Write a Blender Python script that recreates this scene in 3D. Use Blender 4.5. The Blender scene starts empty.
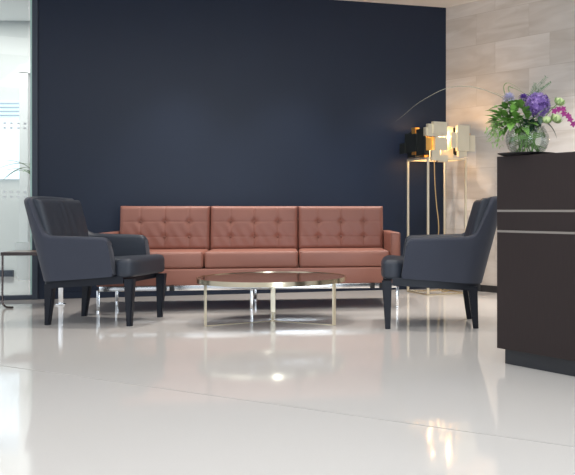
import bpy, bmesh, math, random
from mathutils import Vector, Matrix, Euler
random.seed(7)
sc = bpy.context.scene
C = sc.collection
PI = math.pi
def R(d): return math.radians(d)

# ------------------------------------------------------------------ materials
def pmat(name, col, rough=.5, metal=0., spec=.5, coat=0., sheen=0., bump=None, vary=None, emit=None):
    m = bpy.data.materials.new(name); m.use_nodes = True
    nt = m.node_tree; b = nt.nodes['Principled BSDF']
    b.inputs['Base Color'].default_value = (*col, 1)
    b.inputs['Roughness'].default_value = rough
    b.inputs['Metallic'].default_value = metal
    b.inputs['Specular IOR Level'].default_value = spec
    b.inputs['Coat Weight'].default_value = coat
    b.inputs['Sheen Weight'].default_value = sheen
    tc = nt.nodes.new('ShaderNodeTexCoord')
    if vary:                       # (scale, amount, stretch)
        n = nt.nodes.new('ShaderNodeTexNoise'); n.inputs['Scale'].default_value = vary[0]
        n.inputs['Detail'].default_value = 6
        mp = nt.nodes.new('ShaderNodeMapping'); mp.inputs['Scale'].default_value = vary[2]
        nt.links.new(tc.outputs['Object'], mp.inputs['Vector']); nt.links.new(mp.outputs[0], n.inputs['Vector'])
        mx = nt.nodes.new('ShaderNodeMix'); mx.data_type = 'RGBA'
        a = vary[1]
        mx.inputs[6].default_value = (*[c*(1-a) for c in col], 1)
        mx.inputs[7].default_value = (*[min(1, c*(1+a)) for c in col], 1)
        nt.links.new(n.outputs['Fac'], mx.inputs[0]); nt.links.new(mx.outputs[2], b.inputs['Base Color'])
    if bump:                       # (scale, strength, distance)
        n = nt.nodes.new('ShaderNodeTexNoise'); n.inputs['Scale'].default_value = bump[0]
        n.inputs['Detail'].default_value = 4
        nt.links.new(tc.outputs['Object'], n.inputs['Vector'])
        bp = nt.nodes.new('ShaderNodeBump'); bp.inputs['Strength'].default_value = bump[1]; bp.inputs['Distance'].default_value = bump[2]
        nt.links.new(n.outputs['Fac'], bp.inputs['Height']); nt.links.new(bp.outputs[0], b.inputs['Normal'])
    if emit:
        b.inputs['Emission Color'].default_value = (*emit[0], 1); b.inputs['Emission Strength'].default_value = emit[1]
    return m

def glass_mat(name, tint, refl=1.0, ior=1.5):
    m = bpy.data.materials.new(name); m.use_nodes = True; nt = m.node_tree
    nt.nodes.clear()
    o = nt.nodes.new('ShaderNodeOutputMaterial'); t = nt.nodes.new('ShaderNodeBsdfTransparent'); g = nt.nodes.new('ShaderNodeBsdfGlossy')
    t.inputs[0].default_value = (*tint, 1); g.inputs['Roughness'].default_value = .02
    f = nt.nodes.new('ShaderNodeFresnel'); f.inputs[0].default_value = ior
    mul = nt.nodes.new('ShaderNodeMath'); mul.operation = 'MULTIPLY'; mul.inputs[1].default_value = refl
    mx = nt.nodes.new('ShaderNodeMixShader')
    nt.links.new(f.outputs[0], mul.inputs[0]); nt.links.new(mul.outputs[0], mx.inputs[0])
    nt.links.new(t.outputs[0], mx.inputs[1]); nt.links.new(g.outputs[0], mx.inputs[2]); nt.links.new(mx.outputs[0], o.inputs[0])
    return m

M = {}
M['floor'] = pmat('polished_floor', (.715, .688, .66), .065, spec=.42, vary=(160, .035, (1, 1, 1)))
M['joint'] = pmat('floor_joint', (.44, .42, .40), .4)
M['ceiling'] = pmat('ceiling_paint', (.82, .82, .80), .9)
M['navy'] = pmat('navy_wall', (.0088, .0165, .0385), .40, spec=.30, bump=(240, .25, .002), vary=(3, .10, (1, 1, .15)))
M['navy_trim'] = pmat('navy_trim', (.030, .042, .066), .45)
M['black_trim'] = pmat('dark_skirting', (.02, .02, .022), .5)
M['white_paint'] = pmat('white_paint', (.72, .74, .73), .8)
M['soffit'] = pmat('soffit_white', (.88, .90, .90), .8)
M['door'] = pmat('white_door', (.80, .82, .82), .6)
M['leather'] = pmat('terracotta_leather', (.285, .121, .090), .45, spec=.40, bump=(90, .12, .004), vary=(9, .06, (1, 1, 1)))
M['leather_seam'] = pmat('terracotta_piping', (.235, .096, .07), .45)
M['chrome'] = pmat('chrome', (.90, .91, .92), .20, 1.0)
M['dark_reflection_chrome'] = pmat('dark_reflection_chrome', (.10, .08, .075), .14, 1.0)  # chrome with a dark reflection put into its colour, for rod and band
M['brass_dark'] = pmat('dark_brass', (.020, .024, .022), .32, .2)  # near-black brass on the lamp's left and back plates
M['allium_light'] = pmat('allium_light', (.42, .28, .60), .6)
M['allium_deep'] = pmat('allium_deep', (.085, .035, .20), .6)
M['black'] = pmat('black_plastic', (.012, .012, .014), .5)
M['fabric'] = pmat('slate_fabric', (.036, .042, .063), .72, spec=.35, sheen=.15, bump=(420, .3, .002), vary=(500, .22, (1, 1, 1)))
M['fabric_leather'] = pmat('slate_leather', (.032, .039, .054), .48, spec=.42, bump=(60, .15, .004))
M['wood_dark'] = pmat('charcoal_stained_wood', (.0070, .0095, .0170), .45, spec=.35, bump=(60, .08, .002))
M['brass'] = pmat('champagne_brass', (.76, .66, .48), .20, 1.0)
M['brass_pale'] = pmat('pale_brushed_brass', (.86, .78, .60), .34, .6, bump=(300, .05, .001))
M['brass_gold_glow'] = pmat('gold_glow_brass', (.92, .50, .13), .30, .8)  # gold strips; in the gaps its orange colour stands in for bulb glow
M['smoke_top'] = pmat('smoked_bronze_top', (.10, .062, .05), .13, spec=.6)
M['rosewood'] = pmat('rosewood_top', (.15, .065, .035), .3, vary=(10, .3, (1, 8, 1)))
M['counter'] = pmat('dark_oak_veneer', (.0235, .0155, .0150), .48, spec=.28, vary=(30, .28, (6, 6, .35)))
M['plinth'] = pmat('plinth_dark', (.018, .019, .023), .4)
M['steel'] = pmat('brushed_steel_inlay', (.42, .37, .33), .40, 1.0)
M['tray'] = pmat('black_tray', (.010, .010, .012), .3)
M['glass'] = glass_mat('partition_glass', (.94, .962, .958), .7)
M['glass_edge'] = pmat('green_glass_edge', (.62, .86, .78), .2)
M['vase'] = glass_mat('vase_glass', (.97, .99, .98), .40)
M['water'] = glass_mat('vase_water', (.98, .992, .985), .12, 1.33)
M['dots'] = pmat('frosted_film', (.86, .90, .92), .7)
M['bulb'] = pmat('warm_bulb', (1, .8, .5), .4, emit=((1, .62, .26), 9))
M['cable'] = pmat('gold_cable', (.50, .36, .17), .5)
M['leaf'] = pmat('leaf_green', (.15, .32, .06), .45, vary=(25, .35, (1, 1, 1)))
M['leaf_dark'] = pmat('leaf_dark_green', (.022, .062, .030), .4, vary=(20, .3, (1, 1, 1)))
M['leaf_pale'] = pmat('leaf_pale_green', (.30, .44, .16), .55, vary=(30, .25, (1, 1, 1)))
M['stem'] = pmat('stem_green', (.16, .30, .07), .5)
M['bud'] = pmat('bud_lime', (.52, .63, .30), .5)
M['fern'] = pmat('fern_grey_green', (.20, .29, .17), .6)
M['grass'] = pmat('grass_blade', (.17, .25, .10), .5)
M['grass_dry'] = pmat('grass_blade_dry', (.30, .29, .22), .5)
M['allium'] = pmat('allium_purple', (.23, .13, .42), .6, vary=(90, .55, (1, 1, 1)))
M['lilac'] = pmat('lilac_petal', (.48, .45, .62), .6, vary=(60, .25, (1, 1, 1)))
M['violet'] = pmat('violet_petal', (.14, .06, .32), .6)
M['orchid'] = pmat('orchid_magenta', (.32, .010, .18), .5)
M['window_glow'] = pmat('daylit_window', (.7, .8, .9), .4, emit=((.80, .91, 1.0), .78))
M['blind'] = pmat('blind_slat', (.40, .50, .60), .6)
M['pot'] = pmat('white_pot', (.7, .72, .72), .5)

# travertine wall: running-bond tiles with horizontal veins
def stone_mat():
    m = bpy.data.materials.new('travertine_tiles'); m.use_nodes = True; nt = m.node_tree; b = nt.nodes['Principled BSDF']
    L = nt.links.new
    tc = nt.nodes.new('ShaderNodeTexCoord'); sx = nt.nodes.new('ShaderNodeSeparateXYZ'); cx = nt.nodes.new('ShaderNodeCombineXYZ')
    L(tc.outputs['Object'], sx.inputs[0]); L(sx.outputs['X'], cx.inputs['X']); L(sx.outputs['Z'], cx.inputs['Y'])
    br = nt.nodes.new('ShaderNodeTexBrick'); L(cx.outputs[0], br.inputs['Vector'])
    br.offset = .37; br.inputs['Scale'].default_value = 1
    br.inputs['Brick Width'].default_value = .62; br.inputs['Row Height'].default_value = .285
    br.inputs['Mortar Size'].default_value = .0016; br.inputs['Mortar Smooth'].default_value = .2
    br.inputs['Color1'].default_value = (.65, .615, .57, 1); br.inputs['Color2'].default_value = (.76, .735, .70, 1)
    br.inputs['Mortar'].default_value = (.56, .52, .47, 1)
    # per tile vein offset from the tile colour
    mp = nt.nodes.new('ShaderNodeMapping'); mp.inputs['Scale'].default_value = (1.1, 5.5, 1)
    add = nt.nodes.new('ShaderNodeVectorMath'); add.operation = 'MULTIPLY_ADD'
    L(br.outputs['Color'], add.inputs[0]); add.inputs[1].default_value = (9, 23, 5); L(cx.outputs[0], add.inputs[2])
    L(add.outputs[0], mp.inputs['Vector'])
    n = nt.nodes.new('ShaderNodeTexNoise'); n.inputs['Scale'].default_value = 1.5; n.inputs['Detail'].default_value = 8; n.inputs['Distortion'].default_value = .9
    L(mp.outputs[0], n.inputs['Vector'])
    rp = nt.nodes.new('ShaderNodeValToRGB'); L(n.outputs['Fac'], rp.inputs[0])
    rp.color_ramp.elements[0].position = .30; rp.color_ramp.elements[0].color = (.80, .76, .72, 1)
    rp.color_ramp.elements[1].position = .66; rp.color_ramp.elements[1].color = (1.04, 1.03, 1.03, 1)
    mx = nt.nodes.new('ShaderNodeMix'); mx.data_type = 'RGBA'; mx.blend_type = 'MULTIPLY'; mx.inputs[0].default_value = .85
    L(br.outputs['Color'], mx.inputs[6]); L(rp.outputs[0], mx.inputs[7]); L(mx.outputs[2], b.inputs['Base Color'])
    b.inputs['Roughness'].default_value = .48; b.inputs['Specular IOR Level'].default_value = .4
    return m
M['stone'] = stone_mat()

# ------------------------------------------------------------------ mesh helpers
def obj(name, bm, mat, parent=None, smooth=True, loc=(0, 0, 0), rot=(0, 0, 0)):
    bmesh.ops.recalc_face_normals(bm, faces=bm.faces[:])
    me = bpy.data.meshes.new(name); bm.to_mesh(me); bm.free()
    mats = mat if isinstance(mat, (list, tuple)) else [mat]
    for k in mats: me.materials.append(M[k])
    for p in me.polygons: p.use_smooth = smooth
    if smooth:
        try: me.set_sharp_from_angle(angle=R(42))
        except Exception: pass
    o = bpy.data.objects.new(name, me); C.objects.link(o)
    o.location = loc; o.rotation_euler = rot
    if parent: o.parent = parent
    return o
def tag(o, label, cat, group=None):
    o['label'] = label; o['category'] = cat
    if group: o['group'] = group
    return o
def thing(name, label, cat, loc=(0, 0, 0), rz=0, group=None):
    o = bpy.data.objects.new(name, None); C.objects.link(o); o.empty_display_size = .1
    o.location = loc; o.rotation_euler = (0, 0, rz)
    return tag(o, label, cat, group)
def struct(o, label=None, cat=None):
    o['kind'] = 'structure'
    if label: o['label'] = label
    if cat: o['category'] = cat
    return o
def BM(): return bmesh.new()
def box(bm, c, s, bev=0, seg=2, mat=None, mi=0):
    T = Matrix.Translation(c)
    if mat is not None: T = T @ mat
    ret = bmesh.ops.create_cube(bm, size=1, matrix=T @ Matrix.Diagonal((*s, 1)))
    vs = ret['verts']
    fs = list({f for v in vs for f in v.link_faces})
    if mi:
        for f in fs: f.material_index = mi
    if bev:
        es = list({e for v in vs for e in v.link_edges})
        bmesh.ops.bevel(bm, geom=es, offset=bev, segments=seg, affect='EDGES', profile=.5)
    return bm
def tube(bm, pts, r, n=8, closed=False):
    pts = [Vector(p) for p in pts]; k = len(pts); rings = []
    up = Vector((0, 0, 1)); prev = None
    for i, p in enumerate(pts):
        if closed: t = pts[(i+1) % k] - pts[i-1]
        else: t = pts[min(i+1, k-1)] - pts[max(i-1, 0)]
        t.normalize()
        a = prev if prev is not None else (up if abs(t.z) < .9 else Vector((1, 0, 0)))
        a = a - t*a.dot(t)
        if a.length < 1e-5: a = t.orthogonal()
        a.normalize(); b = t.cross(a); prev = a
        rr = r[i] if isinstance(r, (list, tuple)) else r
        rings.append([bm.verts.new(p + a*math.cos(2*PI*j/n)*rr + b*math.sin(2*PI*j/n)*rr) for j in range(n)])
    for i in range(k if closed else k-1):
        A, B = rings[i], rings[(i+1) % k]
        for j in range(n): bm.faces.new((A[j], A[(j+1) % n], B[(j+1) % n], B[j]))
    if not closed:
        bm.faces.new(rings[0]); bm.faces.new(rings[-1][::-1])
    return bm
def lathe(bm, prof, n=48, c=(0, 0, 0)):
    rings = []
    for r, z in prof:
        if r < 1e-5: rings.append([bm.verts.new((c[0], c[1], c[2]+z))])
        else: rings.append([bm.verts.new((c[0]+r*math.cos(2*PI*j/n), c[1]+r*math.sin(2*PI*j/n), c[2]+z)) for j in range(n)])
    for A, B in zip(rings, rings[1:]):
        for j in range(n):
            a0, a1 = A[j % len(A)], A[(j+1) % len(A)]; b0, b1 = B[j % len(B)], B[(j+1) % len(B)]
            vs = []
            for v in (a0, a1, b1, b0):
                if v not in vs: vs.append(v)
            if len(vs) > 2: bm.faces.new(vs)
    return bm
def bez(pts, n=24):
    """Catmull-Rom through the points"""
    P = [Vector(p) for p in pts]; P = [P[0]*2-P[1]] + P + [P[-1]*2-P[-2]]; out = []
    for i in range(1, len(P)-2):
        for k in range(n):
            t = k/n
            out.append(.5*((2*P[i]) + (P[i+1]-P[i-1])*t + (2*P[i-1]-5*P[i]+4*P[i+1]-P[i+2])*t*t + (3*P[i]-P[i-1]-3*P[i+1]+P[i+2])*t**3))
    out.append(P[-2]); return out
def taper_leg(bm, top, bot, st, sb, bev=.006):
    """square leg that tapers from top centre to bottom centre"""
    vs = []
    for c, s in ((top, st), (bot, sb)):
        vs.append([bm.verts.new((c[0]+a*s[0]/2, c[1]+b*s[1]/2, c[2])) for a, b in ((-1, -1), (1, -1), (1, 1), (-1, 1))])
    A, B = vs; fs = [bm.faces.new(A), bm.faces.new(B)]
    for j in range(4): bm.faces.new((A[j], A[(j+1) % 4], B[(j+1) % 4], B[j]))
    es = [bm.edges.get((A[j], B[j])) for j in range(4)]
    bmesh.ops.bevel(bm, geom=es, offset=bev, segments=2, affect='EDGES')
    return bm
def smooth01(t):
    t = max(0., min(1., t)); return t*t*(3-2*t)

# ------------------------------------------------------------------ the room
AW = R(17.0)                       # back wall direction
corner = Vector((.153, 8.44, 0))
wd = Vector((math.cos(AW), math.sin(AW), 0)); wn = Vector((-math.sin(AW), math.cos(AW), 0))   # wn: away from the room
AR = R(-45.0)
rd = Vector((math.cos(AR), math.sin(AR), 0)); rn = Vector((math.sin(-AR), math.cos(AR), 0))
CEIL = 2.69
WL = 3.60                          # wall length from the corner to the glass partition

bm = BM(); box(bm, (0, 4.2, -.05), (15, 17.6, .1)); struct(obj('floor', bm, 'floor', smooth=False))
# control joint in the floor, a thin filled groove
j0, j1 = Vector((-2.9, 4.724, 0)), Vector((1.6, 2.126, 0))
jd = (j1-j0); bm = BM()
box(bm, (0, 0, .0006), (jd.length, .006, .0012)); o = obj('trim_1', bm, 'joint', smooth=False, loc=(j0+j1)/2, rot=(0, 0, math.atan2(jd.y, jd.x))); struct(o)

bm = BM()                          # main ceiling: polygon in front of the back wall line
pts = [corner - wd*7 - wn*0, corner, corner + rd*7, Vector((5.1, -.5, 0)), Vector((-7, -.5, 0)), Vector((-7, 6.3, 0))]
lo = [bm.verts.new((p.x, p.y, CEIL)) for p in pts]; hi = [bm.verts.new((p.x, p.y, CEIL+.12)) for p in pts]
bm.faces.new(lo); bm.faces.new(hi[::-1])
for i in range(6): bm.faces.new((lo[i], lo[(i+1) % 6], hi[(i+1) % 6], hi[i]))
struct(obj('ceiling', bm, 'ceiling', smooth=False))

bm = BM(); box(bm, (-WL/2, .06, CEIL/2), (WL, .12, CEIL))
struct(obj('wall_back', bm, 'navy', smooth=False, loc=corner, rot=(0, 0, AW)))
bm = BM(); box(bm, (-WL/2+.03, -.006, .03), (WL-.06, .012, .06), .003)
struct(obj('baseboard_back', bm, 'navy', smooth=False, loc=corner, rot=(0, 0, AW)))
bm = BM(); box(bm, (3.4, .06, CEIL/2), (6.8, .12, CEIL))
struct(obj('wall_right', bm, 'stone', smooth=False, loc=corner, rot=(0, 0, AR)))
bm = BM(); box(bm, (3.4, -.008, .03), (6.75, .016, .06), .003)
struct(obj('baseboard_right', bm, 'black_trim', smooth=False, loc=corner, rot=(0, 0, AR)))

# glass partition, in line with the back wall
gl = corner - wd*WL
post_w = .045
win = bpy.data.objects.new('window_1', None); C.objects.link(win); win.location = gl; win.rotation_euler = (0, 0, AW); struct(win, 'clear frameless glass partition with dark base rail beside the navy wall', 'glass partition')
bm = BM(); box(bm, (-post_w/2+.0, .03, CEIL/2), (post_w, .10, CEIL), .003); box(bm, (-2.0, .04, .018), (4.0-post_w, .07, .036), .003)
box(bm, (-2.0, .04, CEIL-.02), (4.0-post_w, .07, .04), .003)
obj('frame', bm, 'navy_trim', win, False)
bm = BM(); box(bm, (-post_w-2.0, .04, CEIL/2), (3.93, .012, CEIL-.08)); obj('pane', bm, 'glass', win, False)
bm = BM(); box(bm, (-post_w-.010, .032, CEIL/2), (.020, .014, CEIL-.08)); obj('glass_edge', bm, 'glass_edge', win, False)
bm = BM()
for z in (1.435, 1.475, .86, .90):
    for k in range(14): box(bm, (-post_w-.06-k*.052, .030, z), (.020, .002, .016))
obj('frosted_dots', bm, 'dots', win, False)

# the room behind the glass
bm = BM(); box(bm, (-5.2, 10.0, 1.6), (5.2, .12, 3.2)); struct(obj('wall_far', bm, 'white_paint', smooth=False))
bm = BM(); box(bm, (-5.20, 9.925, .035), (1.0, .03, .07)); struct(obj('baseboard_far', bm, 'navy_trim', smooth=False))
bm = BM(); box(bm, (-5.2, 8.55, 2.93), (5.2, 2.7, .1)); struct(obj('ceiling_beyond', bm, 'soffit', smooth=False))
dr = bpy.data.objects.new('door_1', None); C.objects.link(dr); dr.location = (-4.36, 9.94, 0); struct(dr, 'white framed doorway in the room behind the glass', 'door')
bm = BM()
for s in (-1, 1): box(bm, (s*.19, -.04, 1.15), (.10, .10, 2.3), .006)
box(bm, (0, -.04, 2.33), (.48, .10, .10), .006); obj('frame', bm, 'door', dr, False)
bm = BM(); box(bm, (0, -.02, 1.14), (.28, .04, 2.28)); obj('door_leaf', bm, 'door', dr, False)
w2 = bpy.data.objects.new('window_2', None); C.objects.link(w2); w2.location = (-4.76, 9.93, 1.53); struct(w2, 'bright daylit window with blind slats in the room behind the glass', 'window')
bm = BM(); box(bm, (0, 0, 0), (.30, .03, .86)); obj('pane', bm, 'window_glow', w2, False)
bm = BM()
for k in range(4): box(bm, (0, -.03, .42-k*.045), (.31, .02, .016))
obj('blind', bm, 'blind', w2, False)

# ------------------------------------------------------------------ cushions
def spaced(n, half, r):
    """coordinates from -half to half, denser within r of each border"""
    a = [-half + r*(1-math.cos(PI/2*i/5)) for i in range(5)]
    inner = n; b = [-half + r + (2*half-2*r)*i/inner for i in range(inner+1)]
    return a + b + [-v for v in a[::-1]]
def cushion(bm, w, h, t, r, dent, nx=60, nz=32, puff=.0):
    """upright slab, width w (x), height h (z), thickness t (y); front is -y; dent(x,z) pushes the front in"""
    xs = spaced(nx, w/2, r); zs = spaced(nz, h/2, r)
    def edge(u, half):
        d = half-abs(u)
        return (r - math.sqrt(max(0, r*r-(r-d)**2))) if d < r else 0
    F, B = [], []
    for x in xs:
        f, b = [], []
        for z in zs:
            e = min(r, math.hypot(edge(x, w/2), edge(z, h/2)))
            pf = puff*(1-(2*x/w)**2)*(1-(2*z/h)**2)
            f.append(bm.verts.new((x, -t/2 + e - pf + dent(x, z), z)))
            b.append(bm.verts.new((x, t/2 - e, z)))
        F.append(f); B.append(b)
    nX, nZ = len(xs), len(zs)
    for i in range(nX-1):
        for j in range(nZ-1):
            bm.faces.new((F[i][j], F[i+1][j], F[i+1][j+1], F[i][j+1])); bm.faces.new((B[i][j], B[i][j+1], B[i+1][j+1], B[i+1][j]))
    ring = [(i, 0) for i in range(nX)] + [(nX-1, j) for j in range(1, nZ)] + [(i, nZ-1) for i in range(nX-2, -1, -1)] + [(0, j) for j in range(nZ-2, 0, -1)]
    for k in range(len(ring)):
        a, b = ring[k], ring[(k+1) % len(ring)]
        bm.faces.new((F[a[0]][a[1]], F[b[0]][b[1]], B[b[0]][b[1]], B[a[0]][a[1]]))
    return bm

# ------------------------------------------------------------------ sofa
AS = R(9.0)
sofa = thing('sofa', 'three-seat terracotta leather sofa with button-tufted back in front of the navy wall', 'sofa', (-1.330, 6.555, 0), AS)
SW, SD = 2.236, .80                 # local: x along, y to the back, front face at y = 0
bm = BM(); box(bm, (0, SD/2, .253), (SW-.02, SD-.02, .122), .012, 3); obj('base_frame', bm, 'leather', sofa)
bm = BM(); box(bm, (0, .03, .174), (SW-.06, .028, .038), .003); box(bm, (0, SD-.05, .174), (SW-.06, .028, .038), .003)
for s in (-1, 1): box(bm, (s*(SW/2-.045), SD/2, .174), (.028, SD-.10, .038), .003)
obj('rail', bm, 'chrome', sofa)
for x in (-.63, -.575, .905, .975):
    bm = BM(); box(bm, (x, .022, .174), (.034, .034, .040), .003); obj('glide_block', bm, 'black', sofa)
for y in (.04, .735):
    for x in (-1.098, 0, 1.098):
        bm = BM(); box(bm, (x, y, .087), (.022, .022, .150), .003); l = obj('leg', bm, 'chrome', sofa)
        bm = BM(); lathe(bm, [(0, 0), (.016, 0), (.016, .014), (0, .014)], 16, (x, y, 0)); obj('foot', bm, 'chrome', l)
for s in (-1, 1):                  # arms: leather slabs with a seam round the front face
    bm = BM(); box(bm, (s*(SW/2-.037), SD/2-.005, .432), (.074, SD-.01, .295), .014, 3)
    a = obj('arm', bm, 'leather', sofa)
    bm = BM(); x0 = s*(SW/2-.037)
    tube(bm, [(x0-.032, -.001, .30), (x0-.032, -.001, .572), (x0+.032, -.001, .572), (x0+.032, -.001, .30)], .0035, 6)
    obj('piping', bm, 'leather_seam', a)
bm = BM(); box(bm, (0, SD-.055, .49), (SW-.18, .105, .385), .02, 3); obj('back_frame', bm, 'leather', sofa)
SEATW = (SW-.148)/3
def seat_cushion(bm):
    box(bm, (0, 0, 0), (SEATW-.006, .60, .125), .026, 4); return bm
for k in (-1, 0, 1):
    x = k*SEATW
    bm = BM(); seat_cushion(bm)
    # a slightly crowned top
    for v in bm.verts:
        if v.co.z > .03: v.co.z += .010*(1-(2*v.co.x/SEATW)**2)
    c = obj('seat_cushion', bm, 'leather', sofa, loc=(x, .318, .376))
    bm = BM(); hw, hd = SEATW/2-.012, .293
    for zz in (.056, -.052):
        tube(bm, [(-hw, -hd+.004, zz), (hw, -hd+.004, zz)], .0038, 6)
    obj('piping', bm, 'leather_seam', c)
    # back cushion
    BW, BH, BT = SEATW-.004, .352, .17
    bx = [-BW*.27, 0, BW*.27] if k != 0 else [-BW*.27, 0, BW*.27]
    bz = [.047, -.075]
    def dent(u, v):
        d = 0
        for a in bx: d = max(d, .0038*math.exp(-((u-a)/.006)**2))
        for b in bz: d = max(d, .0022*math.exp(-((v-b)/.006)**2))
        for a in bx:
            for b in bz:
                q = math.hypot(u-a, v-b)
                d += .013*math.exp(-(q/.024)**2)
        # soft wrinkles near the buttons
        d += .0016*math.sin(u*70+v*38)*math.exp(-((v+.07)/.09)**2)
        return d
    bm = BM(); cushion(bm, BW, BH, BT, .032, dent, 96, 50, .012)
    bc = obj('back_cushion', bm, 'leather', sofa, loc=(x, .612, .600), rot=(R(-7), 0, 0))
    for a in bx:
        for b in bz:
            bm = BM(); bmesh.ops.create_uvsphere(bm, u_segments=12, v_segments=8, radius=.010, matrix=Matrix.Translation((a, -BT/2+.013-.010*(1-(2*a/BW)**2), b)) @ Matrix.Diagonal((1, .55, 1, 1)))
            obj('button', bm, 'leather_seam', bc)

# ------------------------------------------------------------------ armchairs (local: faces +x)
SHEAR = .27
def armchair_parts(root):
    # wrap-round shell: plan path from one arm front round the back to the other
    path = []; yh, xb, rc = .268, -.285, .10; XF = .198
    xs_ = [XF - .036*(1-math.cos(PI/2*i/8)) for i in range(9)] + [XF-.036 - (XF-.036-(xb+rc))*i/12 for i in range(1, 13)]
    for x in xs_: path.append((x, -yh, Vector((0, -1))))
    for i in range(1, 25):
        a = PI/2*i/24; path.append((xb+rc - rc*math.sin(a), -yh+rc-rc*math.cos(a), Vector((-math.sin(a), -math.cos(a)))))
    half = len(path)
    for i in range(1, 16): path.append((xb, -yh+rc+(2*yh-2*rc)*i/16, Vector((-1, 0))))
    path += [(x, -y, Vector((n.x, -n.y))) for x, y, n in path[half-1::-1]]
    rings = []; bm = BM(); 
    for x, y, n in path:
        # height of the top edge: level along the arms, stepping up to the back inside the corner
        Z0 = .306 + .077*x
        q = (XF-x)/(XF-xb); H = .574 + .016*q
        H += .022*smooth01((-.165-x)/.035) + .222*smooth01((-.193-x)/.040)
        if x < -.26: H += .008*(1-(y/yh)**2)
        sf = XF-x
        if sf < .036: H -= .036 - math.sqrt(max(0, .036**2-(.036-sf)**2))
        back = smooth01((-.12-x)/.12)
        T = .062 + .030*back; h = T/2
        prof = [(-1, Z0)]
        nseg = 7
        for i in range(1, nseg): prof.append((-1, Z0+(H-h-Z0)*i/nseg))
        for i in range(9):
            a = PI*i/8; prof.append((-math.cos(a), H-h*.8+math.sin(a)*h*.8))
        for i in range(nseg-1, 0, -1): prof.append((1, Z0+(H-h-Z0)*i/nseg))
        prof.append((1, Z0))
        ring = []
        for sgn, z in prof:
            off = -sgn*h + .012*(z-Z0)/.25*(1-back)
            sx = -(.15+.12*smooth01((.05-x)/.25))*(z-.325)
            ring.append(bm.verts.new((x+n.x*off+sx, y+n.y*off, z)))
        rings.append(ring)
    m = len(rings[0])
    for A, B in zip(rings, rings[1:]):
        for j in range(m):
            f = bm.faces.new((A[j], A[(j+1) % m], B[(j+1) % m], B[j]))
            if 10 <= j < m-1: f.material_index = 1
    for rg in (rings[0], rings[-1]): bm.faces.new(rg)
    es = [e for e in bm.edges if e.is_boundary is False and len(e.link_faces) == 2 and any(len(f.verts) > 10 for f in e.link_faces)]
    bmesh.ops.bevel(bm, geom=es, offset=.010, segments=3, affect='EDGES')
    obj('shell', bm, ['fabric', 'fabric_leather'], root)
    # inner back pad with stitched pleats
    def dent(u, v):
        return .004*math.exp(-((abs(u)-.035)/.010)**2)*smooth01((v+.05)/.2) + .002*math.sin(u*60)*math.exp(-(v/.1)**2)
    bm = BM(); cushion(bm, .535, .445, .085, .026, dent, 30, 24, .012)
    bmesh.ops.rotate(bm, verts=bm.verts, matrix=Matrix.Rotation(-PI/2, 3, 'Z').inverted(), cent=(0, 0, 0))
    for v in bm.verts: v.co.x -= SHEAR*v.co.z
    obj('back_pad', bm, 'fabric_leather', root, loc=(-.293, 0, .598))
    # seat: T-shaped, bulging out in front of the arms
    bm = BM()
    key = [(-.23, -.215), (.10, -.222), (.175, -.235), (.215, -.272), (.265, -.280), (.305, -.262), (.322, -.20), (.326, -.10), (.327, 0)]
    o1 = [(p.x, p.y) for p in bez([(x, y, 0) for x, y in key], 5)]
    outline = o1 + [(x, -y) for x, y in o1[-2::-1]]; k = len(outline)
    def inset(d):
        r_ = []
        for i in range(k):
            p0, p1, p2 = Vector(outline[i-1]), Vector(outline[i]), Vector(outline[(i+1) % k])
            n1 = (p1-p0).normalized(); n2 = (p2-p1).normalized(); t = (n1+n2).normalized()
            r_.append((p1.x - t.y*d, p1.y + t.x*d))
        return r_
    layers = []
    for i in range(5): a_ = PI/2*i/4; layers.append((.025*(1-math.sin(a_)), 0, .025*(1-math.cos(a_))))
    for i in range(7): a_ = PI/2*i/6; layers.append((.040*(1-math.cos(a_)), 1, -.036*(1-math.sin(a_))))
    layers.append((.052, 1, .002))
    rings = []
    for d, top, dz in layers:
        rings.append([bm.verts.new((x, y, (.418+.022*smooth01((X0+.2)/.5) if top else .300+.050*X0) + dz)) for (x, y), (X0, _) in zip(inset(d), outline)])
    for A, B in zip(rings, rings[1:]):
        for j in range(k): bm.faces.new((A[j], A[(j+1) % k], B[(j+1) % k], B[j]))
    bm.faces.new(rings[0]); bm.faces.new(rings[-1])
    obj('seat', bm, 'fabric_leather', root)
    # wooden apron with rounded rear corners, and four tapered legs
    bm = BM(); pl = []
    for sgn in (-1, 1):
        pl.append((sgn,))
    out = [(.255, -.275), (.255, .275)] + [(-.225-.085*math.sin(PI/2*i/6), .19+.085*math.cos(PI/2*i/6)) for i in range(7)] + [(-.225-.085*math.cos(PI/2*i/6), -.19-.085*math.sin(PI/2*i/6)) for i in range(7)]
    lo = [bm.verts.new((x, y, .258+.070*x)) for x, y in out]; hi = [bm.verts.new((x, y, .3075+.077*x)) for x, y in out]
    bm.faces.new(lo); bm.faces.new(hi[::-1]); k = len(out)
    for i in range(k): bm.faces.new((lo[i], lo[(i+1) % k], hi[(i+1) % k], hi[i]))
    obj('apron', bm, 'wood_dark', root)
    for sx in (1, -1):
        for sy in (1, -1):
            bm = BM()
            tx, bx_ = (.288, .282) if sx > 0 else (-.252, -.275)
            taper_leg(bm, (tx, sy*.248, .285+.07*tx), (bx_, sy*.240, 0), (.062, .055), (.033, .034), .006)
            obj('leg', bm, 'wood_dark', root)
armL = thing('armchair', 'slate grey armchair with dark tapered legs at the left, beside the glass partition', 'armchair', (-2.197, 5.956, 0), R(-6), 'slate armchairs by the coffee table')
armchair_parts(armL)
armR = thing('armchair', 'slate grey armchair seen side on between coffee table and dark reception counter', 'armchair', (.005, 5.81, 0), R(182.5), 'slate armchairs by the coffee table')
for ch in list(armL.children):
    c = ch.copy(); C.objects.link(c); c.parent = armR

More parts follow.
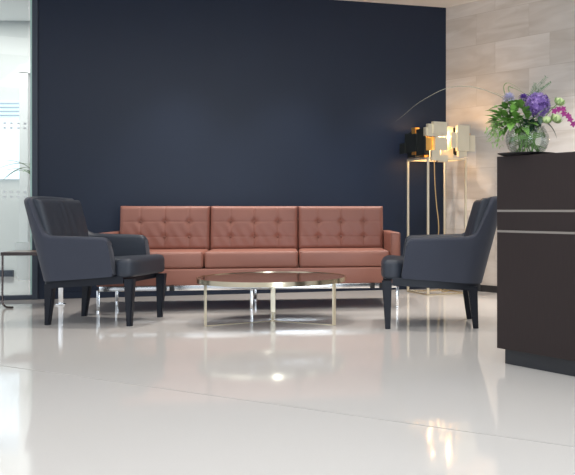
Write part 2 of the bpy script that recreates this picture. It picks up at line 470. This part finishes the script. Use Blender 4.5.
# ------------------------------------------------------------------ coffee table
tb = thing('coffee_table', 'low round coffee table with brass rim and smoked bronze top before the sofa', 'coffee table', (-1.063, 5.935, 0))
TR = .497; TZ = .302
bm = BM(); lathe(bm, [(TR-.012, TZ-.031), (TR, TZ-.031), (TR, TZ), (TR-.012, TZ), (TR-.012, TZ-.031)], 96); obj('rim', bm, 'brass', tb)
bm = BM(); lathe(bm, [(0, TZ-.016), (TR-.012, TZ-.016), (TR-.012, TZ-.004), (0, TZ-.004)], 96); obj('tabletop', bm, 'smoke_top', tb, False)
for lx, ly in ((-.080, .474), (-.385, -.262), (.440, -.222)):
    rr = math.hypot(lx, ly); rot = Matrix.Rotation(math.atan2(ly, lx), 4, 'Z'); bm = BM()
    box(bm, rot @ Vector((rr, 0, .137)), (.008, .034, .274), .0015, 1, mat=rot); obj('leg', bm, 'brass_pale', tb)
    bm = BM(); box(bm, rot @ Vector((rr/2, 0, .0025)), (rr, .012, .005), .001, 1, mat=rot); obj('base_bar', bm, 'brass_pale', tb)
bm = BM(); lathe(bm, [(0, 0), (.02, 0), (.02, .006), (0, .006)], 24); obj('hub', bm, 'brass', tb)

# ------------------------------------------------------------------ side table at the left
st = thing('side_table', 'small chrome framed side table with rosewood top behind the left armchair', 'side table', (-3.07, 6.93, 0), R(8))
bm = BM(); box(bm, (0, 0, .418), (.46, .36, .018), .002); obj('tabletop', bm, 'rosewood', st)
bm = BM()
box(bm, (0, -.184, .414), (.47, .008, .026), .001, 1); box(bm, (0, .184, .414), (.47, .008, .026), .001, 1)
for s in (-1, 1): box(bm, (s*.234, 0, .414), (.008, .36, .026), .001, 1)
obj('edge_band', bm, 'dark_reflection_chrome', st)
bm = BM(); tube(bm, bez([(-.225, -.17, .405), (-.225, -.17, .25), (-.225, -.17, .06), (-.205, -.178, .014), (-.17, -.19, .0075), (-.14, -.20, .0075)], 8), .0075, 8); obj('leg', bm, 'dark_reflection_chrome', st)
bm = BM(); box(bm, (.155, .0, .203), (.036, .010, .404), .002); box(bm, (.155, .0, .006), (.07, .05, .012), .003); obj('leg', bm, 'chrome', st)

# ------------------------------------------------------------------ floor lamp
lamp = thing('floor_lamp', 'tall brass floor lamp with a shade of overlapping metal plates in the corner', 'floor lamp', (.059, 7.97, 0))
F_, L_, R_, B_ = Vector((-.0765, -.25, 0)), Vector((-.26, .078, 0)), Vector((.26, -.078, 0)), Vector((.0765, .25, 0))
for p in (F_, L_, R_, B_):
    bm = BM(); box(bm, (p.x, p.y, .61), (.018, .018, 1.20), .002, 1, mat=Matrix.Rotation(R(27), 4, 'Z')); obj('leg', bm, 'brass_pale', lamp)
bm = BM()
for a, b in ((F_, R_), (R_, B_), (B_, L_), (L_, F_)):
    d = b-a; box(bm, ((a+b)/2).to_tuple()[:2]+(.006,), (d.length+.018, .018, .012), .001, 1, mat=Matrix.Rotation(math.atan2(d.y, d.x), 4, 'Z'))
obj('base_frame', bm, 'brass', lamp)
bm = BM()
for a, b in ((F_, R_), (R_, B_), (B_, L_), (L_, F_)):
    d = b-a; box(bm, ((a+b)/2).to_tuple()[:2]+(1.205,), (d.length+.018, .016, .016), .001, 1, mat=Matrix.Rotation(math.atan2(d.y, d.x), 4, 'Z'))
obj('top_frame', bm, 'brass_pale', lamp)
# plates: (face, u0, u1, z0, z1, stand-off, material); u runs along the face in metres
faces = {'FR': (F_, (R_-F_)), 'FL': (F_, (L_-F_)), 'LB': (L_, (B_-L_)), 'RB': (R_, (B_-R_))}
plates = [
 ('FR', -.015, .175, 1.395, 1.505, .020, 'brass_pale'), ('FR', .055, .175, 1.275, 1.393, .020, 'brass_pale'), ('FR', -.01, .07, 1.275, 1.395, -.03, 'brass_gold_glow'), ('FR', .03, .165, 1.42, 1.525, .034, 'brass_pale'), ('FR', -.035, .05, 1.40, 1.475, .010, 'brass_pale'),
 ('FR', .02, .10, 1.185, 1.275, .026, 'brass_pale'), ('FR', .09, .185, 1.175, 1.235, .010, 'brass_pale'),
 ('FR', .165, .29, 1.215, 1.50, -.085, 'brass_pale'), ('FR', .275, .395, 1.275, 1.505, .030, 'brass_pale'), ('FR', .22, .285, 1.30, 1.44, .012, 'brass_pale'),
 ('FR', .41, .465, 1.275, 1.42, .008, 'brass_pale'), ('FR', .385, .412, 1.275, 1.35, .004, 'brass_pale'), ('FR', .30, .38, 1.225, 1.275, .006, 'brass_pale'), ('FR', .385, .425, 1.39, 1.44, -.01, 'brass_gold_glow'),
 ('FL', .02, .17, 1.235, 1.47, .012, 'brass_dark'), ('FL', .14, .30, 1.27, 1.43, .035, 'brass_dark'), ('FL', .20, .27, 1.245, 1.49, .006, 'brass_gold_glow'), ('FL', .26, .38, 1.265, 1.445, .018, 'brass_dark'),
 ('FL', .36, .46, 1.265, 1.36, .030, 'brass_dark'), ('FL', .22, .36, 1.225, 1.28, .000, 'brass_dark'), ('FL', .06, .14, 1.20, 1.26, -.01, 'brass_gold_glow'),
 ('LB', .03, .20, 1.25, 1.47, .012, 'brass_dark'), ('LB', .17, .35, 1.28, 1.52, .026, 'brass_dark'),
 ('RB', .02, .17, 1.25, 1.45, .010, 'brass_dark'), ('RB', .15, .34, 1.27, 1.51, .024, 'brass_dark'),
]
for fc, u0, u1, z0, z1, off, mt in plates:
    o_, v_ = faces[fc]; ud = v_.normalized(); nn = Vector((ud.y, -ud.x, 0))
    mid = o_ + v_/2
    if nn.dot(mid) < 0: nn = -nn
    c = o_ + ud*((u0+u1)/2) + nn*(off+.012)
    bm = BM(); ang = math.atan2(ud.y, ud.x)
    w, h = u1-u0, z1-z0
    rot = Matrix.Rotation(ang, 4, 'Z')
    box(bm, (c.x, c.y, (z0+z1)/2), (w, .003, h), 0, mat=rot)
    # folded return flanges on both upright sides, reaching back to the frame
    for s in (-1, 1):
        e = c + ud*(s*(w/2-.0015)) - nn*.02
        box(bm, (e.x, e.y, (z0+z1)/2), (.003, .042, h), 0, mat=rot)
    obj('shade_plate', bm, mt, lamp, False)
for p in ((-.05, -.03, 1.36), (.06, -.03, 1.36), (.02, .08, 1.36)):
    bm = BM(); bmesh.ops.create_uvsphere(bm, u_segments=16, v_segments=12, radius=.028, matrix=Matrix.Translation(p)); tube(bm, [(p[0], p[1], 1.20), (p[0], p[1], 1.335)], .012)
    b = obj('bulb', bm, 'bulb', lamp)
bm = BM()
box(bm, (0, 0, 1.207), (.54, .014, .014), 0, mat=Matrix.Rotation(math.atan2(-.156, .52), 4, 'Z')); box(bm, (.03, .01, 1.207), (.24, .014, .012), 0, mat=Matrix.Rotation(R(73), 4, 'Z'))
obj('bulb_bracket', bm, 'brass', lamp)
bm = BM(); tube(bm, bez([(-.02, 0, 1.20), (-.015, -.01, 1.0), (0, 0, .8), (.02, -.01, .6), (.01, 0, .4), (.03, 0, .15), (.04, .01, .03), (.07, .06, .006), (.11, .18, .006), (.02, .30, .006)], 8), .005, 6); obj('cable', bm, 'cable', lamp)

# ------------------------------------------------------------------ reception counter
ct = thing('reception_counter', 'tall dark oak reception counter with two steel inlay lines at the right', 'reception counter', (.3255, 4.293, 0), R(-50))
CLn, CD, CH = 1.9, .62, 1.010      # local: x along the front, y to the back
bm = BM(); box(bm, (CLn/2, CD/2, (.077+.642)/2), (CLn, CD, .642-.077), .002, 1); box(bm, (CLn/2, CD/2, (.652+.741)/2), (CLn, CD, .741-.652), .002, 1)
box(bm, (CLn/2, CD/2, (.751+CH)/2), (CLn, CD, CH-.751), .002, 1); obj('body', bm, 'counter', ct, False)
for z in (.647, .746):
    bm = BM(); box(bm, (CLn/2, CD/2, z), (CLn-.002, CD-.002, .0104)); obj('steel_inlay', bm, 'steel', ct, False)
bm = BM(); box(bm, (CLn/2, CD/2, .039), (CLn-.04, CD-.075, .078)); obj('plinth', bm, 'plinth', ct, False)

# ------------------------------------------------------------------ tray, vase and flowers
VX, VY, VZ = .470, 4.255, CH
bm = BM(); lathe(bm, [(0, 0), (.10, 0), (.125, .004), (.143, .010), (.145, .0125), (.140, .0125), (.10, .007), (0, .007)], 64)
tag(obj('tray', bm, 'tray', loc=(VX, VY, VZ)), 'thin round black tray under the glass vase on the counter', 'tray')
VB = VZ + .0075
vz = thing('flower_vase', 'round clear glass bowl vase full of green stems on the counter tray', 'vase', (VX, VY, VB))
prof = [(.055, 0), (.075, .004), (.095, .03), (.106, .065), (.104, .09), (.094, .115), (.082, .132), (.084, .140)]
bm = BM(); lathe(bm, [(0, 0)] + prof + [(r-.003, z) for r, z in prof[::-1]][:-1] + [(0, .006)], 56); obj('glass_bowl', bm, 'vase', vz)
bm = BM(); lathe(bm, [(0, .008), (.070, .009), (.091, .032), (.101, .065), (.099, .088), (0, .088)], 48); obj('water', bm, 'water', vz)

def at(x, y, z): return Vector((x, y, z))*.01
def flower(name, label, cat, group=None): return thing(name, label, cat, (VX, VY, VB), 0, group)
def stem_to(parent, tip, foot=None, r=.0022, mat='stem'):
    tip = Vector(tip)
    ft = foot or (random.uniform(-.055, .055), random.uniform(-.05, .05), .014)
    nk = (max(-.06, min(.06, tip.x*.35)), max(-.05, min(.05, tip.y*.35)), .13)
    bm = BM(); tube(bm, bez([ft, nk, ((nk[0]+tip.x)/2, (nk[1]+tip.y)/2, (nk[2]+tip.z)/2+.012), tip], 8), r, 6)
    return obj('stem', bm, mat, parent)
def leaf(bm, base, d, length, width, up=Vector((0, 0, 1)), curl=.3, n=7):
    """a leaf blade with a fold along the midrib and a drooping tip"""
    d = Vector(d).normalized(); s = d.cross(up)
    if s.length < .05: s = d.cross(Vector((0, 1, 0)))
    s.normalize(); u = s.cross(d)
    rows = []
    for i in range(n+1):
        t = i/n; w = width*math.sin(PI*min(1, t*.93+.05))**.8*(1-.25*t)
        p = Vector(base) + d*length*t - u*curl*length*t*t
        rows.append((bm.verts.new(p - s*w/2 + u*w*.14), bm.verts.new(p), bm.verts.new(p + s*w/2 + u*w*.14)))
    lo = [[bm.verts.new(v.co - u*.0008) for v in rw] for rw in rows]
    for rr, flip in ((rows, 0), (lo, 1)):
        for a, b in zip(rr, rr[1:]):
            for k in (0, 1):
                q = (a[k], a[k+1], b[k+1], b[k]); bm.faces.new(q[::-1] if flip else q)
    for k in (0, 2):
        for i in range(n): bm.faces.new((rows[i][k], rows[i+1][k], lo[i+1][k], lo[i][k]))

# purple allium
al = flower('allium', 'large round purple allium head at the centre of the bouquet', 'flower')
ac = at(4.8, -3.5, 23.6)
stem_to(al, ac, r=.003)
bm = BM(); NB = 420
bmesh.ops.create_icosphere(bm, subdivisions=3, radius=.044, matrix=Matrix.Translation(ac))
for i in range(NB):
    z = 1-2*(i+.5)/NB; a = i*2.399963; q = math.sqrt(1-z*z); n = Vector((q*math.cos(a), q*math.sin(a), z))
    c = ac + n*(.054+random.uniform(-.007, .006)); t = n.orthogonal().normalized(); b = n.cross(t)
    ph = random.uniform(0, PI); mi_ = random.choice((0, 0, 1, 2))
    ctr = bm.verts.new(c + n*.001)
    for k in range(5):
        g = ph + 2*PI*k/5; d0 = t*math.cos(g)+b*math.sin(g); d1 = t*math.cos(g+.5)+b*math.sin(g+.5); d2 = t*math.cos(g-.5)+b*math.sin(g-.5)
        fa = bm.faces.new((ctr, bm.verts.new(c+d2*.004), bm.verts.new(c+d0*.0095+n*.006), bm.verts.new(c+d1*.004)))
        fa.material_index = mi_
obj('flower_head', bm, ['allium', 'allium_light', 'allium_deep'], al, False)

# broad green leaves on the left
sp = flower('leafy_branch', 'bright green broad-leaved branch filling the left of the bouquet', 'foliage')
stem_to(sp, at(-8, -2, 20), r=.003); stem_to(sp, at(-14, 0, 18), r=.003); stem_to(sp, at(-4, -3, 17), r=.003)
bm = BM()
for i in range(105):
    c = at(random.gauss(-8.0, 5.6), random.gauss(-3, 3.0), random.gauss(18.0, 3.4))
    c.x = max(-.165, min(.015, c.x)); c.z = max(.11, min(.245, c.z))
    d = (c - Vector((-.02, .0, .13))); d.normalize()
    d = (d + Vector((random.uniform(-.6, .6), random.uniform(-.8, .2), random.uniform(-.6, .5)))).normalized()
    leaf(bm, c - d*.02, d, random.uniform(.042, .068), random.uniform(.030, .046), curl=random.uniform(.1, .6))
obj('leaf_cluster', bm, 'leaf', sp)
sp2 = flower('leafy_sprig', 'pale feathery green sprig drooping at the far left of the bouquet', 'foliage')
stem_to(sp2, at(-15, -3, 15), r=.002)
bm = BM()
for i in range(90):
    c = at(random.gauss(-15.5, 2.0), random.gauss(-3, 1.8), random.gauss(11.0, 3.0)); c.z = max(.045, min(.17, c.z))
    d = Vector((random.uniform(-1, .6), random.uniform(-1, 1), random.uniform(-1.2, .5)))
    leaf(bm, c, d, random.uniform(.016, .028), random.uniform(.006, .011), curl=.3, n=4)
obj('leaf_cluster', bm, 'leaf_pale', sp2)
sp3 = flower('dark_leaf', 'glossy dark green leaf hanging at the right side of the vase', 'leaf')
stem_to(sp3, at(7.5, -4, 15.5)); bm = BM(); leaf(bm, at(7.5, -4, 15.5), (1, -.2, -.35), .085, .04, curl=.65, n=9); obj('leaf_blade', bm, 'leaf_dark', sp3)
sp4 = flower('leafy_sprig', 'dark green leaves massed low under the purple allium', 'foliage')
stem_to(sp4, at(1, -3, 16)); stem_to(sp4, at(4, -5, 15)); bm = BM()
for i in range(24):
    c = at(random.gauss(1.5, 3.0), random.gauss(-4, 2.0), random.gauss(15.5, 1.7))
    d = Vector((random.uniform(-1, 1), random.uniform(-1, .3), random.uniform(-.8, .6)))
    leaf(bm, c, d, random.uniform(.03, .05), random.uniform(.02, .032), curl=.4)
obj('leaf_cluster', bm, 'leaf_dark', sp4)

def bloom(name, label, mat, c, r, n=40, flat=1.):
    f = flower(name, label, 'flower'); stem_to(f, c); bm = BM()
    for i in range(n):
        z = 1-1.7*(i+.5)/n; a = i*2.4; q = math.sqrt(max(0, 1-z*z)); d = Vector((q*math.cos(a), q*math.sin(a), z*flat))
        leaf(bm, c + d*r*.35, d + Vector((0, 0, .3)), r*.75, r*.5, curl=.2, n=4)
    obj('petals', bm, mat, f); return f
bloom('lilac_flower', 'small pale lilac flower at the upper left of the bouquet', 'lilac', at(-9.0, -2, 26.8), .032)
bloom('violet_flower', 'small deep violet flower left of the large allium', 'violet', at(-1.8, -1, 27.0), .026)
def bud(label, c, r, lean):
    f = flower('flower_bud', label, 'flower bud', 'lime green buds at the right of the bouquet'); stem_to(f, c)
    bm = BM(); bmesh.ops.create_uvsphere(bm, u_segments=16, v_segments=12, radius=r, matrix=Matrix.Translation(c) @ Euler(lean).to_matrix().to_4x4() @ Matrix.Diagonal((1, 1, .82, 1)))
    obj('bud_head', bm, 'bud', f)
    bm = BM(); rm = Euler(lean).to_matrix()
    for k in range(7):
        a = 2*PI*k/7; b0 = rm @ Vector((math.cos(a)*r*.55, math.sin(a)*r*.55, -r*.70))
        leaf(bm, Vector(c)+b0, rm @ Vector((math.cos(a)*.8, math.sin(a)*.8, .75)), r*1.35, r*.85, up=rm @ Vector((math.cos(a), math.sin(a), -.6)), curl=.35, n=5)
    obj('sepals', bm, 'leaf_pale', f)
bud('lime green bud highest on the right, above the magenta orchids', at(15.4, -2, 25.4), .023, (0, .4, 0))
bud('large lime green bud on the right below the magenta orchids', at(13.6, -4, 17.0), .025, (.3, .5, 0))
bud('lime green bud close under the purple allium', at(8.6, -6.5, 16.2), .021, (.5, .1, 0))

orc = flower('orchid_spray', 'magenta orchid spray hanging out at the right of the bouquet', 'flower')
cp = bez([at(2, 0, 1.6), at(4, 0, 12), at(9, -2, 21), at(15, -3, 22.5), at(19, -3, 19.5), at(22, -3, 14.5)], 8)
bm = BM(); tube(bm, cp, .0018, 6); obj('stem', bm, 'stem', orc)
for k, (x, z) in enumerate(((12.6, 20.6), (14.6, 21.4), (16.8, 21.6), (17.2, 19.4), (19.2, 18.4), (20.0, 16.6), (21.6, 14.4))):
    bm = BM(); c = at(x, -4+random.uniform(-.6, .6), z)
    for q in range(5):
        a = 2*PI*q/5+k; d = Vector((math.cos(a), -.35, math.sin(a)))
        leaf(bm, c, d, .0165, .013, up=Vector((0, -1, 0)), curl=.25, n=4)
    obj('blossom', bm, 'orchid', orc)

fe = flower('fern_frond', 'wispy grey-green fern frond standing highest in the bouquet', 'foliage')
for tip, side in ((at(9.5, 1, 38.0), .045), (at(4.0, 1, 35.0), .035), (at(12, 2, 35.5), .03)):
    ax = bez([at(-1, 0, 1.6), at(-1, 0, 14), at(1.5, 0, 26), tip], 10)
    bm = BM(); tube(bm, ax, [.0016*(1-.6*i/len(ax)) for i in range(len(ax))], 5)
    for i in range(17, len(ax)):
        t = (i-17)/(len(ax)-17)
        for s in (-1, 1):
            for rep in range(2):
                p = ax[i-1].lerp(ax[i], rep*.5); tg = (ax[i]-ax[i-1]).normalized(); sd = Vector((tg.z, random.uniform(-.4, .4), -tg.x))*s
                leaf(bm, p, tg*.7 + sd, side*(1-.75*t)*random.uniform(.7, 1), .0075, curl=.1, n=3)
    obj('frond', bm, 'fern', fe)

def blade(label, pts, r, mat='grass'):
    f = flower('grass_blade', label, 'grass blade', 'grass blades in the bouquet')
    ps = bez(pts, 10); bm = BM(); n = len(ps)
    tube(bm, ps, [r*(1-.75*abs(2*i/n-.6)) if i/n > .6 else r for i in range(n)], 6); obj('blade', bm, mat, f)
blade('very long thin grass blade arching left past the lamp', [at(-2, 1, 1.8), at(-3, 1, 14), at(-10, 1, 26.0), at(-18, 1, 30.5), at(-27.5, 1, 33.0), at(-38.5, 1, 32.4), at(-51.6, 1, 25.8), at(-60, 1, 19.0), at(-65.5, 1, 14.7)], .0019, 'grass_dry')
blade('grass blade looped highest over the lilac flower', [at(-3, 0, 1.8), at(-4, 0, 14), at(-11, 0, 30), at(-10, -1, 34.5), at(-5, -1, 32.5), at(0, -2, 27)], .0022)
blade('grass blade bent low over the broad green leaves', [at(-1, 0, 1.8), at(-3, 0, 14), at(-9, -1, 31), at(-7, -2, 32), at(0, -3, 28.5), at(5, -4, 27)], .0022)
blade('thin grass blade sticking out to the upper left', [at(1, 0, 1.8), at(-2, 0, 14), at(-8, 0, 25), at(-14, 0, 29.5), at(-18, 0, 30.2)], .0013)
blade('grass blade slanting up across the front of the allium', [at(1, 0, 1.8), at(1, -3, 14), at(4, -9.5, 18.5), at(9, -9.5, 22), at(14, -7, 24.5)], .002)
# stems swirling inside the bowl
for k in range(9):
    a = k*.7; f = None
    bm = BM(); r0 = .088; z0 = .03+.006*k
    tube(bm, [(r0*math.cos(a+t*.22)*(1-.012*t), r0*math.sin(a+t*.22)*(1-.012*t), z0+.0045*t) for t in range(10)], .0028, 6)
    obj('stem_coil', bm, 'stem', vz)
for k in range(8):
    a = k*.785+.3; bm = BM()
    tube(bm, [(.06*math.cos(a), .06*math.sin(a), .012), (.02*math.cos(a+1.5), .02*math.sin(a+1.5), .07), (-.05*math.cos(a+.5), -.05*math.sin(a+.5), .135)], .0026, 6)
    obj('cut_stem', bm, 'stem', vz)

# ------------------------------------------------------------------ potted palm behind the glass
pp = thing('potted_palm', 'potted palm with slender arching leaves in the room behind the glass', 'potted plant', (-4.33, 9.55, 0))
bm = BM(); lathe(bm, [(0, 0), (.13, 0), (.16, .40), (.15, .40), (.14, .36), (0, .36)], 32); obj('pot', bm, 'pot', pp)
bm = BM(); tube(bm, [(0, 0, .36), (.01, 0, .8), (0, 0, 1.15)], .012); obj('trunk', bm, 'stem', pp)
bm = BM()
for k in range(14):
    a = k*2.4; d = Vector((math.cos(a), math.sin(a)*.6, random.uniform(.1, .9)))
    leaf(bm, (0, 0, 1.12+.01*k), d, random.uniform(.22, .36), .035, curl=.55, n=9)
obj('leaf_crown', bm, 'fern', pp)

# ------------------------------------------------------------------ light
w = bpy.data.worlds.new('daylight'); sc.world = w; w.use_nodes = True
bg = w.node_tree.nodes['Background']; bg.inputs[0].default_value = (.80, .89, 1.0, 1); bg.inputs[1].default_value = .64
def area(name, loc, rot, size, power, col):
    l = bpy.data.lights.new(name, 'AREA'); l.shape = 'RECTANGLE'; l.size, l.size_y = size; l.energy = power; l.color = col
    o = bpy.data.objects.new(name, l); C.objects.link(o); o.location = loc; o.rotation_euler = rot; return o
area('ceiling_panel_light', (-1.0, 4.2, CEIL-.03), (0, 0, 0), (4.6, 1.2), 34, (1, .97, .94))
area('ceiling_panel_light', (-.4, 1.6, CEIL-.03), (0, 0, 0), (4.6, 2.4), 56, (1, .98, .96))
for x, y, e in [(corner - wd*q - wn*.6).to_tuple()[:2] + (125,) for q in (.55, 1.5, 2.45)] + [(-1.05, 5.95, 70), (-2.2, 5.97, 60), (.0, 5.85, 50), (.88, 6.85, 150)]:  # the last spot is an added fill that brightens the stone wall
    l = bpy.data.lights.new('ceiling_downlight', 'SPOT'); l.energy = e; l.spot_size = R(74); l.spot_blend = .9; l.color = (1, .93, .86); l.shadow_soft_size = .045
    o = bpy.data.objects.new('ceiling_downlight', l); C.objects.link(o); o.location = (x, y, CEIL-.02)
area('window_light', (1.35, -1.5, 1.30), (R(90), 0, 0), (1.5, 2.3), 105, (.78, .89, 1))
area('window_light', (-4.6, 1.0, 1.55), (R(90), 0, R(-50)), (3.6, 2.2), 18, (.84, .92, 1))
area('far_room_fill', (-4.7, 8.6, 2.86), (0, 0, 0), (2.0, 1.6), 56, (1, .98, .94))  # added fill without a fixture, lifts the room behind the glass
for p, e in (((.03, 7.94, 1.42), 4.5), ((.172, 7.862, 1.40), 3.4), ((-.02, 7.95, 1.30), 1.5)):
    l = bpy.data.lights.new('lamp_glow', 'POINT'); l.energy = e; l.color = (1, .60, .28); l.shadow_soft_size = .03
    o = bpy.data.objects.new('lamp_glow', l); C.objects.link(o); o.location = p
# ------------------------------------------------------------------ camera
cam = bpy.data.cameras.new('camera'); co = bpy.data.objects.new('camera', cam); C.objects.link(co)
co.location = (0, 0, .75); co.rotation_euler = (R(90), 0, 0)
cam.sensor_width = 36; cam.lens = 880/575*36; cam.sensor_fit = 'HORIZONTAL'
cam.shift_x = -(430-287.5)/575; cam.shift_y = (210-237.5)/575
cam.clip_start = .05
sc.camera = co
sc.cycles.transparent_max_bounces = 32; sc.cycles.caustics_reflective = False
vs = sc.view_settings; vs.view_transform = 'Standard'; vs.look = 'None'; vs.exposure = .12; vs.gamma = 1; vs.use_curve_mapping = False
